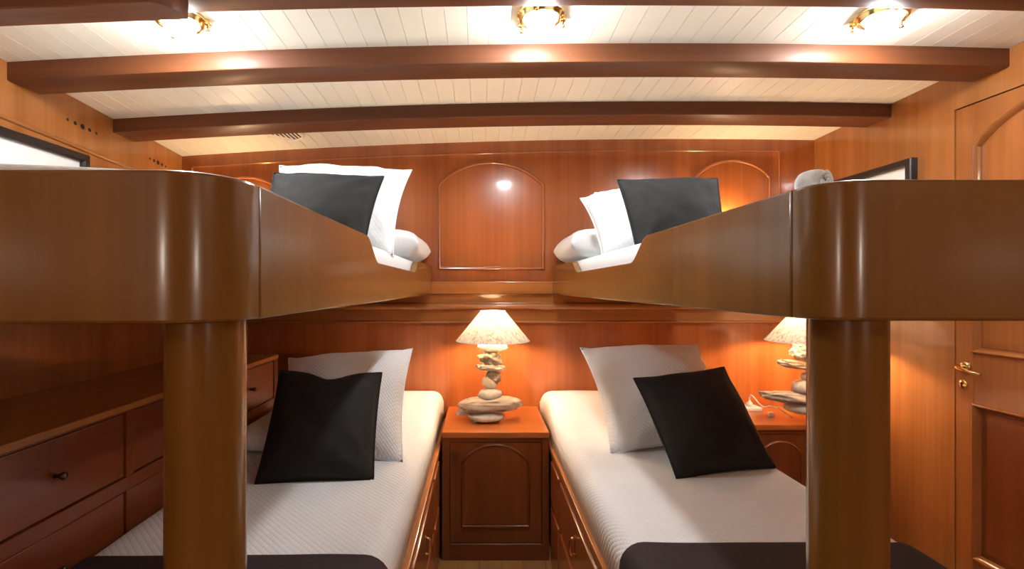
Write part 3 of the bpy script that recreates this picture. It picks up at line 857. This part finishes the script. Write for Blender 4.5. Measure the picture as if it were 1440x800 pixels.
def lamp(cx, cy, label, pieces, zs0, zs1, rs0, rs1):
    t = thing('table_lamp', label, 'lamp', (cx, cy, ZN), 'stacked stone table lamps')
    s = cy / 700
    for i, (nm, mt, px, py, hw, hh, dp, rot, amp, dy) in enumerate(pieces):
        lump(((px - 676) * s, cy + dy, (404 - py) * s + .009), (hw * s, dp * s, hh * s), mt, t, nm, i + cx * 10, rot, amp if nm == 'stone' else amp * 1.35, 1.6 if nm == 'stone' else 2.7, 3 if nm == 'stone' else 4, 1.0 if nm == 'stone' else .8)
    obj('core_rod', tube([(cx, cy, ZN + .02), (cx, cy, zs0 + .01)], .004, 8), M_STEEL, t)
    obj('socket', lathe([(.016, zs0 - .012), (.016, zs0 + .030), (.012, zs0 + .036)], (cx, cy, 0), 'Z', 20), M_WHITE, t, 'auto')
    # shade: thin conical wall with an inside and an outside
    n = 10; prof = [(rs0 + (rs1 - rs0) * k / n, zs0 + (zs1 - zs0) * k / n) for k in range(n + 1)]
    bm = bmesh.new(); rings = []
    for r_, z_ in prof:
        rings.append([bm.verts.new((cx + r_ * math.cos(2 * math.pi * j / 56), cy + r_ * math.sin(2 * math.pi * j / 56), z_)) for j in range(56)])
    for a, b in zip(rings, rings[1:]):
        for j in range(56): bm.faces.new((a[j], a[(j + 1) % 56], b[(j + 1) % 56], b[j]))
    sh = obj('lamp_shade', bm, M_SHADE, t, True)
    for r_, z_ in ((rs0, zs0), (rs1, zs1)):
        obj('shade_ring', tube([(cx + r_ * math.cos(2 * math.pi * j / 48), cy + r_ * math.sin(2 * math.pi * j / 48), z_) for j in range(49)], .0016, 6), M_WHITE, sh, True)
    for k in range(3):
        a = 2 * math.pi * k / 3 + .4
        obj('shade_spoke', tube([(cx, cy, zs0 + .030), (cx + (rs0 - .10) * math.cos(a), cy + (rs0 - .10) * math.sin(a), zs1 - .035), (cx + rs1 * math.cos(a), cy + rs1 * math.sin(a), zs1)], .0014, 6), M_STEEL, sh)
    lump((cx, cy, zs0 + .065), (.021, .021, .027), M_BULB, t, 'bulb', 0, amp=0.0)
    return t
ST, DR, DW = M_STONE, M_DRIFT, M_DRIFTW
lamp(.0575, 2.36, 'table lamp of stacked stones and driftwood on the middle nightstand', [
    ('stone', ST, 684, 587.5, 26, 7.5, 20, (0, 0, 0), .05, 0), ('driftwood', DR, 689, 571, 44, 10.5, 18, (0, -2, 0), .10, 0),
    ('stone', ST, 689, 556.5, 16, 9.5, 14, (0, -5, 0), .14, 0), ('stone', DW, 688, 541, 11, 8.5, 9, (0, 35, 0), .10, 0),
    ('driftwood', DR, 694, 532, 10, 8, 8, (0, 30, 0), .35, .004), ('driftwood', DW, 690, 519, 19, 4.8, 10, (0, 4, 0), .28, 0),
    ('driftwood', DR, 690, 507, 14, 9.5, 11, (0, 20, 20), .55, 0), ('driftwood', DW, 693, 490.5, 21, 6.5, 13, (0, 2, 0), .14, 0),
    ('driftwood', DW, 652, 582, 11, 4, 6, (0, -8, 10), .2, .0), ('pebble', DR, 668, 592, 3.5, 3, 3, (0, 0, 0), .1, -.03)],
    -.252, -.112, .174, .058)
rl = lamp(1.555, 2.36, 'table lamp of stacked driftwood on the right nightstand, half hidden by the post', [
    ('stone', ST, 1128, 577, 24, 8, 18, (0, 4, 0), .08, 0), ('driftwood', DR, 1118, 562, 46, 7.5, 16, (0, 5, 0), .22, 0),
    ('stone', ST, 1132, 547, 18, 11, 15, (0, -5, 0), .10, 0), ('stone', DW, 1135, 532, 9, 6, 8, (0, 0, 0), .1, 0),
    ('driftwood', DR, 1123, 516, 29, 5.5, 11, (0, 8, 0), .25, 0), ('driftwood', DW, 1131, 501, 17, 9, 12, (0, 15, 0), .3, 0),
    ('driftwood', DW, 1134, 488, 17, 6.5, 12, (0, -10, 0), .25, 0)],
    -.255, -.105, .184, .060)
# small brass uplights on the back wall over the bunk heads
M_READ = emit('lit_reading_bulb', (1.0, 0.74, 0.42), READ_EMIT)
def reading_light(px, pz, label):
    t = thing('reading_light', label, 'wall light', (px, YB, pz), 'bunk reading lights')
    obj('back_plate', lathe([(0, YB - .012), (.020, YB - .011), (.026, YB - .006), (.028, YB)], (px, 0, pz), 'Y', 24), M_BRASS, t, True)
    obj('arm', tube([(px, YB - .01, pz), (px, YB - .045, pz - .004), (px, YB - .060, pz + .012)], .005, 10), M_BRASS, t, True)
    obj('cup', lathe([(.010, pz + .010), (.020, pz + .022), (.030, pz + .050), (.0285, pz + .050), (.018, pz + .023), (0, pz + .018)], (px, YB - .060, 0), 'Z', 24), M_BRASS, t, True)
    lump((px, YB - .060, pz + .044), (.014, .014, .018), M_READ, t, 'bulb', 0, amp=0.0)
reading_light(1.30, .300, 'small brass reading light glowing on the back wall beside the right upper bunk')
reading_light(-1.25, .300, 'small brass reading light on the back wall hidden behind the left upper bunk')
# mains lead of the right lamp
s = 2.36 / 700
def Q(px, py, Y): return PX(px, py, Y)
cord_pts = [Q(1054, 563, 2.58), Q(1054, 558, 2.565), Q(1057, 556, 2.55), Q(1063, 562, 2.53), Q(1068, 568, 2.50), Q(1075, 572, 2.47), Q(1084, 571, 2.44), Q(1096, 575, 2.40), (1.50, 2.38, ZN + .004)]
cord_pts = [(p[0], p[1], max(p[2], ZN + .004)) for p in cord_pts]
cp = []
for i in range(len(cord_pts) - 1):
    p0, p1, p2, p3 = [Vector(cord_pts[min(max(i + k, 0), len(cord_pts) - 1)]) for k in (-1, 0, 1, 2)]
    for q in range(5):
        u = q / 5
        cp.append(.5 * ((2 * p1) + (p2 - p0) * u + (2 * p0 - 5 * p1 + 4 * p2 - p3) * u * u + (3 * p1 - p0 - 3 * p2 + p3) * u ** 3))
obj('cord', tube(cp, .0035, 8), M_WHITE, rl, True)
cx, cy, _ = Q(1084, 571, 2.44)
obj('cord_switch', box(cx - .014, cx + .014, cy - .011, cy + .011, ZN + .001, ZN + .024, .004, 2), M_WHITE, rl, 'auto')
px, py, pz = Q(1054, 566, 2.58)
obj('plug', lathe([(.015, ZN + .018), (.015, ZN + .036), (.007, ZN + .044), (.004, ZN + .052)], (px, py, 0), 'Z', 16), M_WHITE, rl, True)
t = thing('power_socket', 'white power socket block on the right nightstand by the back wall', 'socket', (px, 2.585, ZN))
obj('housing', box(px - .045, px + .050, 2.545, 2.625, ZN, ZN + .018, .004, 2), M_WHITE, t, 'auto')
obj('socket_face', lathe([(.020, ZN + .018), (.020, ZN + .0195), (0, ZN + .0195)], (px, py, 0), 'Z', 20), M_WHITE, t)
